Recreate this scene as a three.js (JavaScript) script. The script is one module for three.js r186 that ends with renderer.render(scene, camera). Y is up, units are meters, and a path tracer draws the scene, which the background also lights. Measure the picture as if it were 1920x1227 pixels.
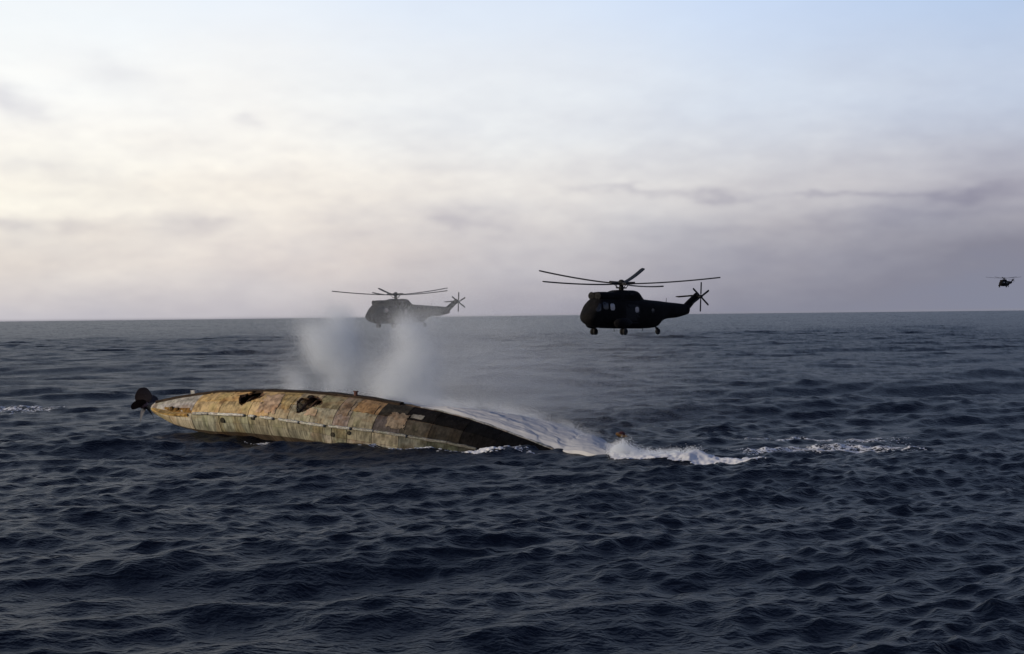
import * as THREE from 'three';
import { mergeGeometries, mergeVertices, toCreasedNormals } from 'three/addons/utils/BufferGeometryUtils.js';
import { RoundedBoxGeometry } from 'three/addons/geometries/RoundedBoxGeometry.js';

// ------------------------------------------------------------------ camera, sky, sun, exposure
const scene = new THREE.Scene();
const camera = new THREE.PerspectiveCamera(24.0, 1024 / 654, 1, 60000);
camera.position.set(0, 12, 0);
camera.rotation.order = 'YXZ';
camera.rotation.set(-0.00759, 0, -0.0109);

const renderer = new THREE.WebGLRenderer({ antialias: true });
renderer.toneMapping = THREE.LinearToneMapping;
renderer.toneMappingExposure = 1;
renderer.shadowMap.enabled = true;

const SUN = new THREE.Vector3(-0.9, 0.19, 0.34).normalize();
const sun = new THREE.DirectionalLight(new THREE.Color(1.0, 0.85, 0.65), 2.6);
sun.name = 'sun'; sun.position.copy(SUN).multiplyScalar(400);
sun.castShadow = true; sun.shadow.radius = 6; sun.shadow.mapSize.set(4096, 4096);
Object.assign(sun.shadow.camera, { left: -90, right: 90, top: 90, bottom: -90, near: 10, far: 900 });
sun.target.position.set(0, 0, -150); sun.position.add(sun.target.position);
scene.add(sun, sun.target);

// seeded noise
let seed = 7;
const rnd = () => { seed = (seed + 0x6d2b79f5) | 0; let t = Math.imul(seed ^ (seed >>> 15), 1 | seed); t = (t + Math.imul(t ^ (t >>> 7), 61 | t)) ^ t; return ((t ^ (t >>> 14)) >>> 0) / 4294967296; };
const gauss = () => Math.sqrt(-2 * Math.log(1 - rnd())) * Math.cos(6.2831853 * rnd());
const hash = (x, y, z) => { let h = Math.imul(x, 374761393) ^ Math.imul(y, 668265263) ^ Math.imul(z, 2147483647 - 94906); h = Math.imul(h ^ (h >>> 13), 1274126177); return ((h ^ (h >>> 16)) >>> 0) / 4294967296; };
function vnoise(x, y, z = 0) {
  const ix = Math.floor(x), iy = Math.floor(y), iz = Math.floor(z), fx = x - ix, fy = y - iy, fz = z - iz;
  const u = fx * fx * (3 - 2 * fx), v = fy * fy * (3 - 2 * fy), w = fz * fz * (3 - 2 * fz), L = (a, b, t) => a + (b - a) * t;
  const q = (k) => L(L(hash(ix, iy, k), hash(ix + 1, iy, k), u), L(hash(ix, iy + 1, k), hash(ix + 1, iy + 1, k), u), v);
  return w === 0 ? q(iz) : L(q(iz), q(iz + 1), w);
}
const fbm = (x, y, z = 0, n = 5) => { let s = 0, a = 0.5, t = 0; for (let i = 0; i < n; i++) { s += a * vnoise(x, y, z + i * 17); t += a; a *= 0.5; x *= 2.03; y *= 2.03; } return s / t; };
const clamp = THREE.MathUtils.clamp, lerp = THREE.MathUtils.lerp, sstep = THREE.MathUtils.smoothstep;
const lin = (c) => { c /= 255; return c <= 0.04045 ? c / 12.92 : ((c + 0.055) / 1.055) ** 2.4; };
const rgb = (r, g, b) => new THREE.Color().setRGB(r, g, b);

// the sky of that evening: pale warm glow to the left, blue grey to the right, dusk above
function makeSky() {
  const W = 4096, H = 2048, data = new Float32Array(W * H * 4);
  const AZ = [-180, -110, -60, -18, -9, 0, 9, 18, 60, 110, 180], EL = [0, 2, 4.5, 8, 12, 16, 20, 30, 60, 90];
  const G = [ // rows by elevation, columns by azimuth from the view direction, as sRGB
    [[118, 120, 134], [168, 164, 168], [192, 187, 190], [195, 192, 199], [193, 190, 197], [167, 164, 175], [138, 138, 152], [115, 117, 134], [104, 108, 126], [100, 106, 124], [118, 120, 134]],
    [[132, 132, 144], [190, 184, 182], [224, 215, 207], [228, 219, 211], [221, 212, 208], [198, 193, 196], [157, 156, 168], [131, 130, 144], [116, 118, 134], [112, 116, 133], [132, 132, 144]],
    [[142, 144, 158], [206, 202, 200], [244, 237, 226], [251, 245, 233], [243, 236, 227], [230, 226, 223], [208, 206, 209], [177, 176, 187], [138, 142, 158], [126, 132, 150], [142, 144, 158]],
    [[146, 152, 170], [206, 208, 212], [240, 240, 240], [250, 250, 248], [244, 244, 243], [232, 236, 241], [212, 221, 235], [197, 208, 227], [156, 164, 184], [136, 144, 166], [146, 152, 170]],
    [[142, 152, 176], [196, 204, 216], [226, 234, 244], [240, 246, 251], [235, 242, 251], [219, 231, 248], [201, 218, 244], [181, 203, 235], [150, 164, 192], [134, 146, 174], [142, 152, 176]],
    [[134, 146, 174], [176, 188, 206], [200, 212, 228], [206, 218, 234], [200, 213, 232], [190, 205, 228], [178, 195, 222], [164, 184, 214], [138, 154, 186], [126, 140, 172], [134, 146, 174]],
    [[126, 139, 170], [158, 172, 196], [176, 191, 214], [178, 194, 218], [174, 191, 216], [166, 184, 212], [157, 176, 207], [147, 168, 202], [128, 146, 182], [118, 134, 168], [126, 139, 170]],
    [[88, 102, 138], [104, 120, 152], [116, 132, 164], [116, 132, 166], [114, 131, 165], [110, 127, 163], [105, 123, 160], [100, 118, 157], [90, 107, 147], [84, 99, 137], [88, 102, 138]],
    [[64, 76, 110], [68, 81, 116], [72, 86, 121], [72, 86, 121], [71, 85, 120], [70, 84, 119], [69, 82, 118], [67, 80, 116], [64, 77, 112], [62, 74, 108], [64, 76, 110]],
    [[58, 69, 103], [58, 69, 103], [58, 69, 103], [58, 69, 103], [58, 69, 103], [58, 69, 103], [58, 69, 103], [58, 69, 103], [58, 69, 103], [58, 69, 103], [58, 69, 103]],
  ];
  const find = (list, x) => { let i = 0; while (i < list.length - 2 && x > list[i + 1]) i++; const t = clamp((x - list[i]) / (list[i + 1] - list[i]), 0, 1); return [i, t * t * (3 - 2 * t) * 0.5 + t * 0.5]; };
  const streaks = [ // azimuth, elevation, half width, half height, tilt, strength: long thin evening clouds
    [4.5, 4.62, 2.3, 0.1, -0.05, 0.2], [7.2, 4.32, 1.6, 0.1, -0.07, 0.19], [12.3, 4.22, 3.2, 0.11, -0.04, 0.22], [16.6, 4.2, 2.0, 0.26, 0.06, 0.22], [14.5, 3.5, 4.5, 0.2, 0.0, 0.13], [9.5, 3.1, 3.2, 0.22, -0.02, 0.09],
    [-2.0, 3.75, 1.5, 0.3, -0.1, 0.16], [-1.6, 3.5, 1.0, 0.2, -0.12, 0.09], [2.3, 3.7, 0.6, 0.3, 0, 0.07], [-11.4, 3.5, 1.7, 0.36, 0.05, 0.19], [-15.4, 3.6, 1.6, 0.22, -0.05, 0.13], [-18.2, 3.5, 1.0, 0.25, 0, 0.2],
    [-18.0, 7.8, 1.1, 0.65, -0.3, 0.2], [-14.3, 8.9, 1.4, 0.5, -0.2, 0.08], [-9.4, 7.2, 0.5, 0.25, -0.2, 0.12], [-17, 5.6, 1.6, 0.2, 0, 0.07], [-7, 4.6, 1.8, 0.25, 0.1, 0.06], [-9.0, 5.2, 2.4, 0.25, 0, 0.04], [24, 4.3, 5, 0.3, 0.02, 0.18], [34, 3.2, 7, 0.35, 0, 0.14], [-30, 5.0, 6, 0.5, 0, 0.1], [-48, 6.5, 9, 0.7, 0.03, 0.1],
  ];
  for (let row = 0; row < H; row++) {
    const el = ((row + 0.5) / H - 0.5) * 180, [j, t] = find(EL, Math.max(el, 0));
    for (let col = 0; col < W; col++) {
      let az = ((col + 0.5) / W - 0.5) * 360 + 90; if (az > 180) az -= 360;
      const [i, s] = find(AZ, az), o = (row * W + col) * 4;
      let shade = 0, warm = 0;
      if (el > -1 && el < 40) {
        const wx = (fbm(az * 0.5, el * 1.4, 3, 4) - 0.5) * 2.4, wy = (fbm(az * 0.8, el * 2.2, 9, 4) - 0.5) * 0.7;
        for (const [a, e, hw, hh, tilt, k] of streaks) {
          const dx = (az - a + wx) / hw; if (dx > 2.6 || dx < -2.6) continue;
          const dy = (el - e - tilt * (az - a) + wy) / hh; if (dy > 3 || dy < -4) continue;
          shade += k * Math.exp(-dx * dx - (dy > 0 ? dy * dy * 1.6 : dy * dy * 0.45));
        }
        const n = fbm(az * 0.34 + 40, el * 1.25, 21, 5) - 0.5, low = Math.exp(-(((el - 4) / 4.5) ** 2));
        shade += n * 0.24 * low + (fbm(az * 1.5 + 11, el * 4.2, 91, 4) - 0.5) * 0.13 * Math.exp(-(((el - 3.5) / 5) ** 2)) + (fbm(az * 0.16 + 7, el * 0.3, 33, 4) - 0.5) * 0.11 * Math.exp(-el / 30);
        warm = (fbm(az * 0.2 + 3, el * 0.6, 51, 3) - 0.5) * 0.06 * Math.exp(-el / 12);
      }
      for (let c = 0; c < 3; c++) {
        const v = lerp(lerp(lin(G[j][i][c]), lin(G[j][i + 1][c]), s), lerp(lin(G[j + 1][i][c]), lin(G[j + 1][i + 1][c]), s), t);
        data[o + c] = el < 0 ? v * 0.9 : v * (1 - shade * (c === 2 ? 0.8 : 1.04)) * (1 + warm * (1 - c));
      }
      data[o + 3] = 1;
    }
  }
  const tex = new THREE.DataTexture(data, W, H, THREE.RGBAFormat, THREE.FloatType);
  tex.mapping = THREE.EquirectangularReflectionMapping; tex.magFilter = THREE.LinearFilter; tex.needsUpdate = true;
  return tex;
}
scene.background = makeSky();
scene.environment = scene.background;

// ------------------------------------------------------------------ naming helpers
const taken = new Map();
function numbered(n) { const k = taken.get(n) ?? 0; taken.set(n, k + 1); return k ? n + '_' + String(k).padStart(3, '0') : n; }
function tag(o, label, category, group, kind) { Object.assign(o.userData, { label }, category && { category }, group && { group }, kind && { kind }); return o; }
function mesh(name, geo, mat, parent = scene) {
  const m = new THREE.Mesh(Array.isArray(geo) ? mergeGeometries(geo.map(plain)) : geo, mat);
  m.name = parent === scene ? numbered(name) : name; m.castShadow = m.receiveShadow = true; parent.add(m); return m;
}
function plain(g) { g = g.index ? g.toNonIndexed() : g; for (const k of Object.keys(g.attributes)) if (!['position', 'normal', 'uv'].includes(k)) g.deleteAttribute(k); return g; }
const put = (g, x = 0, y = 0, z = 0, rx = 0, ry = 0, rz = 0) => g.applyMatrix4(new THREE.Matrix4().makeRotationFromEuler(new THREE.Euler(rx, ry, rz)).setPosition(x, y, z));
const box = (w, h, d, x, y, z, rx = 0, ry = 0, rz = 0, r = 0.02) => put(new RoundedBoxGeometry(w, h, d, 2, Math.min(r, w / 3, h / 3, d / 3)), x, y, z, rx, ry, rz);
function rod(a, b, r0, r1 = r0, n = 12) {
  const A = new THREE.Vector3(...a), B = new THREE.Vector3(...b), g = new THREE.CylinderGeometry(r1, r0, A.distanceTo(B), n);
  g.applyQuaternion(new THREE.Quaternion().setFromUnitVectors(new THREE.Vector3(0, 1, 0), B.clone().sub(A).normalize()));
  return g.translate((A.x + B.x) / 2, (A.y + B.y) / 2, (A.z + B.z) / 2);
}
// textures ----------------------------------------------------------
function noiseTexture(S, fn, color = true) {
  const d = new Uint8Array(S * S * 4);
  for (let y = 0; y < S; y++) for (let x = 0; x < S; x++) { const c = fn(x / S, y / S), o = (y * S + x) * 4; d[o] = c[0] * 255; d[o + 1] = c[1] * 255; d[o + 2] = c[2] * 255; d[o + 3] = 255; }
  const t = new THREE.DataTexture(d, S, S); t.wrapS = t.wrapT = THREE.MirroredRepeatWrapping; t.magFilter = THREE.LinearFilter;
  if (color) t.colorSpace = THREE.SRGBColorSpace; t.needsUpdate = true; return t;
}

// ------------------------------------------------------------------ the sea
const SWELL = 36;
const WAVES = (() => {
  const list = [], octaves = 6.8, per = 15, n = Math.round(octaves * per);
  for (let i = 0; i < n; i++) {
    const lambda = 0.75 * 2 ** ((i + rnd() * 0.9) / per), k = 2 * Math.PI / lambda;
    const spread = lambda > 20 ? 0.3 : lambda > 3 ? 0.42 : 0.65;
    const th = (lambda > 25 ? 1.38 : 1.25) + gauss() * spread;
    const slope = lambda > 40 ? 0.015 : lambda > 20 ? 0.023 : lambda > 8 ? 0.023 : lambda > 3 ? 0.036 : lambda > 1.6 ? 0.056 : 0.05;
    list.push({ lambda, kx: k * Math.cos(th), kz: k * Math.sin(th), dx: Math.cos(th), dz: Math.sin(th), a: slope / k, ph: rnd() * 6.2831853 + (lambda > 12 ? hash(i, SWELL, 5) * 6.2831853 : 0) });
  }
  return list;
})();
function wave(x, z, spacing, out) { // position and normal of the surface over the rest point x, z
  let px = x, py = 0, pz = z, xx = 0, zz = 0, sx = 0, sz = 0, xz = 0;
  const gust = 0.45 + 1.1 * fbm(x * 0.05, z * 0.05, 13, 3), chop = 0.55 + 0.9 * fbm(x * 0.013 + 5, z * 0.013, 19, 3);
  for (const w of WAVES) {
    const q = clamp((w.lambda / spacing - 2) / 2, 0, 1), f = w.kx * x + w.kz * z + w.ph, a = w.lambda < 3 ? w.a * gust : w.lambda < 20 ? w.a * chop : w.a, s = Math.sin(f) * a * q, c = Math.cos(f) * a * (0.35 + 0.65 * q), Q = 0.7;
    py += s; px += Q * w.dx * c * q; pz += Q * w.dz * c * q;
    sx += w.kx * c; sz += w.kz * c; xx += Q * w.dx * w.kx * s; zz += Q * w.dz * w.kz * s; xz += Q * w.dx * w.kz * s;
  }
  const ax = 1 - xx, az = 1 - zz; // tangents (ax, sx, -xz), (-xz, sz, az)
  let nx = sz * -xz - az * sx, ny = az * ax - xz * xz, nz = -xz * sx - ax * sz;
  const l = Math.hypot(nx, ny, nz); out[0] = px; out[1] = py; out[2] = pz; out[3] = nx / l; out[4] = Math.abs(ny / l); out[5] = nz / l;
  return out;
}
const ripple = noiseTexture(1024, (x, y) => { const a = fbm(x * 34, y * 60, 7, 5), b = fbm(x * 90 + 9, y * 120, 12, 4), c = 1 - Math.abs(2 * a - 1); const v = clamp(0.65 * c + 0.35 * b, 0, 1); return [v, v, v]; }, false);
const seaMaterial = new THREE.MeshPhysicalMaterial({ color: rgb(0.0022, 0.005, 0.0125), roughness: 0.39, ior: 1.333, specularIntensity: 0.6, bumpMap: ripple, bumpScale: 0.16 });
{
  const R = []; let r = 42;
  for (const q of [0.5, 12, 24, 34]) R.push(q);
  while (r < 30000) { R.push(r); r += Math.min(r * r * 0.000345 / 12, r < 900 ? 2.6 : r * 0.06 - 51.4); } R.push(30000);
  const A = []; const F = 0.36, n = 940;
  for (let i = 0; i <= n; i++) A.push(-F + 2 * F * i / n);
  for (let a = F + 0.02, d = 0.02; a < Math.PI; d *= 1.12, a += d) { A.push(a); A.unshift(-a); }
  A.push(Math.PI); A.unshift(-Math.PI);
  const nr = R.length, na = A.length, P = new Float32Array(nr * na * 3), N = new Float32Array(nr * na * 3), UV = new Float32Array(nr * na * 2), idx = new Uint32Array((nr - 1) * (na - 1) * 6), o = [];
  let p = 0;
  for (let i = 0; i < nr; i++) for (let j = 0; j < na; j++) {
    const rr = R[i], dr = i < nr - 1 ? R[i + 1] - rr : 500, da = j < na - 1 ? A[j + 1] - A[j] : 0.4;
    wave(Math.sin(A[j]) * rr, -Math.cos(A[j]) * rr, Math.max(dr * 0.6, da * rr), o);
    P[p] = o[0]; P[p + 1] = o[1]; P[p + 2] = o[2]; N[p] = o[3]; N[p + 1] = o[4]; N[p + 2] = o[5]; UV[p / 3 * 2] = Math.sin(A[j]) * rr / 19; UV[p / 3 * 2 + 1] = Math.cos(A[j]) * rr / 19; p += 3;
  }
  p = 0;
  for (let i = 0; i < nr - 1; i++) for (let j = 0; j < na - 1; j++) { const a = i * na + j, b = a + na; idx[p++] = a; idx[p++] = a + 1; idx[p++] = b; idx[p++] = a + 1; idx[p++] = b + 1; idx[p++] = b; }
  const g = new THREE.BufferGeometry(); g.setAttribute('position', new THREE.BufferAttribute(P, 3)); g.setAttribute('normal', new THREE.BufferAttribute(N, 3)); g.setAttribute('uv', new THREE.BufferAttribute(UV, 2)); g.setIndex(new THREE.BufferAttribute(idx, 1));
  const sea = mesh('sea', g, seaMaterial); sea.userData.kind = 'structure'; sea.userData.label = 'dark choppy sea reaching to the horizon';
  console.log('sea', nr, na, nr * na * 2);
}
const seaHeight = (x, z) => { const o = []; let qx = x, qz = z; for (let i = 0; i < 4; i++) { wave(qx, qz, 0.3, o); qx += x - o[0]; qz += z - o[2]; } return wave(qx, qz, 0.3, o)[1]; };

// ------------------------------------------------------------------ the capsized hull
// hull frame: u along the hull from stern to bow, y up, v towards the near side
const ship = new THREE.Group(); ship.name = 'capsized_ship'; scene.add(ship);
tag(ship, 'long capsized hull with holed tan plating, propeller raised at left, bow sinking at right', 'ship');
ship.position.set(-17.13, 0, -142.65); ship.rotation.y = -0.4937; // local x = u, local z = v
const spline = (pts) => (u) => { // monotone-ish cubic through [u, ...values]
  const n = pts.length; let i = 0; while (i < n - 2 && u > pts[i + 1][0]) i++;
  const p1 = pts[i], p2 = pts[i + 1], p0 = pts[Math.max(0, i - 1)], p3 = pts[Math.min(n - 1, i + 2)], h = p2[0] - p1[0], t = clamp((u - p1[0]) / h, 0, 1);
  return p1.slice(1).map((a, k) => {
    const b = p2[k + 1], m1 = p2 === p0 ? 0 : (b - p0[k + 1]) / (p2[0] - p0[0]) * h, m2 = (p3[k + 1] - a) / (p3[0] - p1[0]) * h;
    return (2 * t ** 3 - 3 * t * t + 1) * a + (t ** 3 - 2 * t * t + t) * m1 + (-2 * t ** 3 + 3 * t * t) * b + (t ** 3 - t * t) * m2;
  });
};
const ridgeAt = spline([[-23.7, -3, 3.5], [-20.7, -3, 4.05], [-16.7, -3, 4.6], [-12.5, -3.2, 4.83], [-8.4, -3.3, 4.92], [-2.7, -3.4, 4.74], [2.1, -3.4, 4.41], [4.8, -3.4, 4.05], [7.9, -3.3, 3.67], [12, -3.2, 2.98], [16.3, -2.7, 2.0], [19, -2.2, 1.3], [21.6, -1.6, 0.62], [24.2, -0.8, 0.02], [27.5, -0.3, -0.9]]);
const farAt = spline([[-23.7, -3.35, 3.35], [-20.7, -4.2, 3.5], [-16.7, -5.3, 4.0], [-8.4, -6.0, 4.2], [2.1, -6.0, 3.9], [7.9, -5.0, 3.5], [11.3, -4.7, 3.14], [13.5, -6.0, 3.03], [17.2, -7, 2.46], [21.5, -7, 1.64], [25.2, -6, 0.77], [27.2, -4.5, 0.0], [28.6, -3, -0.9]]);
const stripeAt = spline([[-23.7, -2.55, 3.1], [-22.6, -2.0, 3.0], [-18.3, -0.8, 2.68], [-14, -0.3, 2.76], [-9.2, -0.1, 2.67], [-5.9, 0, 2.44], [-0.3, 0, 1.95], [5.6, -0.1, 1.52], [9.1, -0.2, 1.15], [14.3, -0.3, 0.5], [16, -0.3, 0.2], [20, -0.2, -0.7], [24.2, 0.2, -1.6], [28.6, 0.2, -2.4]]);
const bottomAt = spline([[-23.7, -2.75, 2.65], [-20.3, -2.0, 1.56], [-15.1, -1.0, 1.05], [-10.7, -0.8, 1.0], [-7.3, -0.7, 0.85], [-3.8, -0.6, 0.6], [-0.7, -0.4, 0.3], [0.6, -0.2, -0.1], [4.6, 0, -0.7], [9.2, 0, -1.2], [16, 0.1, -1.8], [22, 0.3, -2.4], [28.6, 0.3, -3.2]]);
const quad = (a, b, c, d, t) => { const s = 1 - t; return s * s * s * a + 3 * s * s * t * b + 3 * s * t * t * c + t * t * t * d; };
// near face: t 0..1 lower strake (bottom to stripe), 1..2 upper strake (stripe to ridge)
function near(u, t, out = 0) {
  const B = bottomAt(u), S = stripeAt(u), R = ridgeAt(u);
  let v, y;
  if (t <= 1) { v = quad(B[0], lerp(B[0], S[0], 0.5) + 0.12, lerp(B[0], S[0], 0.8) + 0.1, S[0], t); y = lerp(B[1], S[1], t); }
  else { const q = t - 1, dy = R[1] - S[1]; v = quad(S[0], lerp(S[0], R[0], 0.12), lerp(S[0], R[0], 0.5), R[0], q); y = quad(S[1], S[1] + dy * 0.42, S[1] + dy * 0.84, R[1], q); }
  return [u, y, v];
}
function far(u, t) { // t 0..1 ridge to far edge, 1..2 down the far side, 2..3 underneath to the near bottom edge
  const R = ridgeAt(u), F = farAt(u), B = bottomAt(u), yb = Math.min(B[1] - 0.4, F[1] - 0.6) - 2.6 * sstep(u, -19, -13), U = [lerp(F[0], B[0], 0.15), lerp(F[1], yb, 0.9)];
  if (t <= 1) return [u, lerp(R[1], F[1], t) + Math.sin(t * 3.14) * 0.05, lerp(R[0], F[0], t)];
  if (t <= 2) return [u, lerp(F[1], U[1], t - 1), lerp(F[0], U[0], t - 1) - Math.sin((t - 1) * 3.14) * 0.35 * Math.min(1, Math.abs(F[0] - B[0]) / 3)];
  return [u, lerp(U[1], B[1], t - 2) - Math.sin((t - 2) * 3.14) * 0.35 * Math.min(1, Math.abs(F[0] - B[0]) / 3), lerp(U[0], B[0], t - 2)];
}
// the two torn openings, as (u, t) outlines
const tornHoles = [
  [[-11.6, 1.62], [-11.3, 1.78], [-10.9, 1.83], [-10.55, 1.97], [-10.1, 1.99], [-9.75, 1.93], [-9.5, 1.8], [-8.9, 1.74], [-9.1, 1.62], [-9.9, 1.5], [-10.4, 1.42], [-10.8, 1.33], [-11.1, 1.4]],
  [[-4.5, 1.55], [-4.35, 1.72], [-3.9, 1.7], [-3.5, 1.86], [-2.9, 1.8], [-2.2, 1.72], [-1.7, 1.6], [-2.1, 1.53], [-2.6, 1.44], [-3.2, 1.32], [-3.9, 1.24], [-4.1, 1.4]],
];
function inHole(u, t, grow = 0) {
  u += (vnoise(u * 3.1, t * 9) - 0.5) * 0.3; t += (vnoise(u * 4.3, t * 11, 5) - 0.5) * 0.06;
  for (const h of tornHoles) {
    const cu = h.reduce((a, p) => a + p[0], 0) / h.length, ct = h.reduce((a, p) => a + p[1], 0) / h.length, U = cu + (u - cu) / (1 + grow), T = ct + (t - ct) / (1 + grow);
    let inside = false;
    for (let i = 0, j = h.length - 1; i < h.length; j = i++) if ((h[i][1] > T) !== (h[j][1] > T) && U < (h[j][0] - h[i][0]) * (T - h[i][1]) / (h[j][1] - h[i][1]) + h[i][0]) inside = !inside;
    if (inside) return true;
  }
  return false;
}
// a sheet of hull plating between u0..u1 and t0..t1, with thickness, open where the hull is torn
function sheet(fn, u0, u1, t0, t1, nu, nt, { lift = 0, thick = 0.06, holes = false, wobble = 0, skip = null } = {}) {
  const pts = [], nor = [], val = (i, j) => [lerp(u0, u1, i / nu), lerp(t0, t1, j / nt)];
  const at = (i, j) => {
    const [u, t] = val(i, j), e = 0.02, a = new THREE.Vector3(...fn(u, t)), b = new THREE.Vector3(...fn(u + e, t)).sub(a), sgn = t + e > t1 ? -1 : 1, c = new THREE.Vector3(...fn(u, t + sgn * e)).sub(a).multiplyScalar(sgn);
    const n = b.cross(c).normalize(); if (fn === near) n.multiplyScalar(1); return [a, n];
  };
  for (let j = 0; j <= nt; j++) for (let i = 0; i <= nu; i++) { const [a, n] = at(i, j), w = wobble ? (fbm(a.x * 0.8, a.y * 0.8 + a.z * 0.5, 71, 3) - 0.5) * wobble : 0; pts.push([a, n, w]); nor.push(n); }
  const P = [], UV = [], id = (i, j) => j * (nu + 1) + i, keep = (i, j) => i >= 0 && j >= 0 && i < nu && j < nt && !(holes && inHole(...val(i + 0.5, j + 0.5), holes - 1)) && !(skip && skip(...val(i + 0.5, j + 0.5)));
  const vert = (k, top) => { const [a, n, w] = pts[k], q = lift + w - (top ? 0 : thick); P.push(a.x + n.x * q, a.y + n.y * q, a.z + n.z * q); UV.push(a.x / 6, (a.y - a.z * 0.8) / 6); };
  const tri = (...l) => l.forEach(([k, top]) => vert(k, top));
  for (let j = 0; j < nt; j++) for (let i = 0; i < nu; i++) {
    if (!keep(i, j)) continue;
    const a = id(i, j), b = id(i + 1, j), c = id(i + 1, j + 1), d = id(i, j + 1);
    tri([a, 1], [b, 1], [c, 1]); tri([a, 1], [c, 1], [d, 1]);
    if (thick) {
      tri([a, 0], [c, 0], [b, 0]); tri([a, 0], [d, 0], [c, 0]);
      for (const [p, q, di, dj] of [[a, b, 0, -1], [b, c, 1, 0], [c, d, 0, 1], [d, a, -1, 0]]) if (!keep(i + di, j + dj)) { tri([p, 0], [q, 0], [q, 1]); tri([p, 0], [q, 1], [p, 1]); }
    }
  }
  let g = new THREE.BufferGeometry(); g.setAttribute('position', new THREE.Float32BufferAttribute(P, 3)); g.setAttribute('uv', new THREE.Float32BufferAttribute(UV, 2));
  return toCreasedNormals(g, 0.6);
}
// weathered paint: fouling, rust runs and scrapes, multiplied with each plate's own colour
const weathered = noiseTexture(1024, (x, y) => {
  const a = fbm(x * 9, y * 9, 1, 6), b = fbm(x * 30, y * 22, 2, 5), run = fbm(x * 46, y * 5, 3, 5), rust = 0.28 * sstep(fbm(x * 5 + 3, y * 6, 4, 6), 0.5, 0.72), moss = 0.18 * sstep(fbm(x * 6 + 9, y * 5, 6, 5), 0.5, 0.72);
  let k = 0.72 + 0.3 * (a - 0.5) * 2 + 0.2 * (b - 0.5) * 2 + 0.2 * (run - 0.5) * 2;
  k = clamp(k + 0.16, 0.25, 1);
  return [k * lerp(1, 0.72, rust) * lerp(1, 0.8, moss), k * lerp(1, 0.52, rust) * lerp(1, 0.9, moss), k * lerp(1, 0.36, rust) * lerp(1, 0.66, moss)].map((c) => clamp(c, 0, 1));
});
const rough = noiseTexture(512, (x, y) => { const a = fbm(x * 24, y * 24, 11, 6); return [a, a, a]; }, false);
const paint = (r, g, b, roughness = 0.85, map = weathered) => new THREE.MeshPhysicalMaterial({ color: rgb(r, g, b), map, roughness, specularIntensity: r < 0.02 ? 0.12 : 0.4, bumpMap: rough, bumpScale: 0.05 });
const rustDark = paint(0.05, 0.032, 0.02, 0.85), bottomPaint = paint(0.16, 0.12, 0.085, 0.85), rustInside = paint(0.17, 0.1, 0.065, 0.9);
// inner shell
mesh('hull_frame', sheet(near, -23.6, 28.4, 0, 2, 416, 44, { lift: -0.06, thick: 0.08, holes: 1 }), rustInside, ship);
mesh('hull_bottom', [sheet(far, -23.6, 8, 0, 3, 100, 36, { thick: 0.06 }), sheet(far, 8, 28.4, 1, 3, 70, 24, { thick: 0.06 })], bottomPaint, ship);
// plating: columns along the hull, each strake its own plates; tones read off the photograph
const cols = [-23.55, -20.2, -16.75, -13.1, -9.45, -7.0, -4.75, -2.2, 0.35, 2.05, 4.75, 7.6, 10.6, 13.8, 17.2, 20.8, 24.6, 28.3];
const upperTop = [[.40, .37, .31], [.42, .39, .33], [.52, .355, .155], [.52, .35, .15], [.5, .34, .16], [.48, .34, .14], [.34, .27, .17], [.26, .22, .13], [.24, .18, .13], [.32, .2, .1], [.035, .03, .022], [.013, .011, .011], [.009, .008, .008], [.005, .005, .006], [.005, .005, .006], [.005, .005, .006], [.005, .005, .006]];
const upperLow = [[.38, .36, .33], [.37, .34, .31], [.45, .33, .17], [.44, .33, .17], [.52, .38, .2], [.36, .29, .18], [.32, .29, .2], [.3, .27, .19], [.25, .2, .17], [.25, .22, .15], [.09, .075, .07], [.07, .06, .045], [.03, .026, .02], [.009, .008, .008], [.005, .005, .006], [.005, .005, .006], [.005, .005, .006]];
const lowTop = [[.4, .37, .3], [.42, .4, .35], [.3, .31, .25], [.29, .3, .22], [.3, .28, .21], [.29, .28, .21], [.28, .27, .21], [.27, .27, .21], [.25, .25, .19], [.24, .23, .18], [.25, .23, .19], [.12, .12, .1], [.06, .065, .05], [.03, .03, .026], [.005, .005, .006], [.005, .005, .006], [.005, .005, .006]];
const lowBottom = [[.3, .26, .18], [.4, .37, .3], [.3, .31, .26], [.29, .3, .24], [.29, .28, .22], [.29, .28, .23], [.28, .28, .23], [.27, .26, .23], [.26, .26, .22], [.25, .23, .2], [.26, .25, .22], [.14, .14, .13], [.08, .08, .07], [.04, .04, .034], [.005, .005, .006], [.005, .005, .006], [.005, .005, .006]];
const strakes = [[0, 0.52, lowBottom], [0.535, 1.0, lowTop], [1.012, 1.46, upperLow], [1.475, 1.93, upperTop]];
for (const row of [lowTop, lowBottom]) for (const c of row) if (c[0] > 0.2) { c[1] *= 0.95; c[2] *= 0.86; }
const cache = new Map(), shade = (c) => { const k = c.join(); if (!cache.has(k)) cache.set(k, paint(...c.map((q) => Math.min(q * 1.3, 0.75)))); return cache.get(k); };
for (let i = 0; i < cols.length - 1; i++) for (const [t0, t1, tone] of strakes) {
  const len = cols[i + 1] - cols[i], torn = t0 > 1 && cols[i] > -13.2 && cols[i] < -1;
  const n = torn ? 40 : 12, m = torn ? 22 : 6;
  mesh('hull_plate', sheet(near, cols[i] + 0.03, cols[i + 1] - 0.03, t0, t1, n, m, { lift: 0.02 + rnd() * 0.03, thick: 0.05, holes: torn ? 1.05 : false, wobble: 0.08 }), shade(tone[i]), ship);
}
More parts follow.
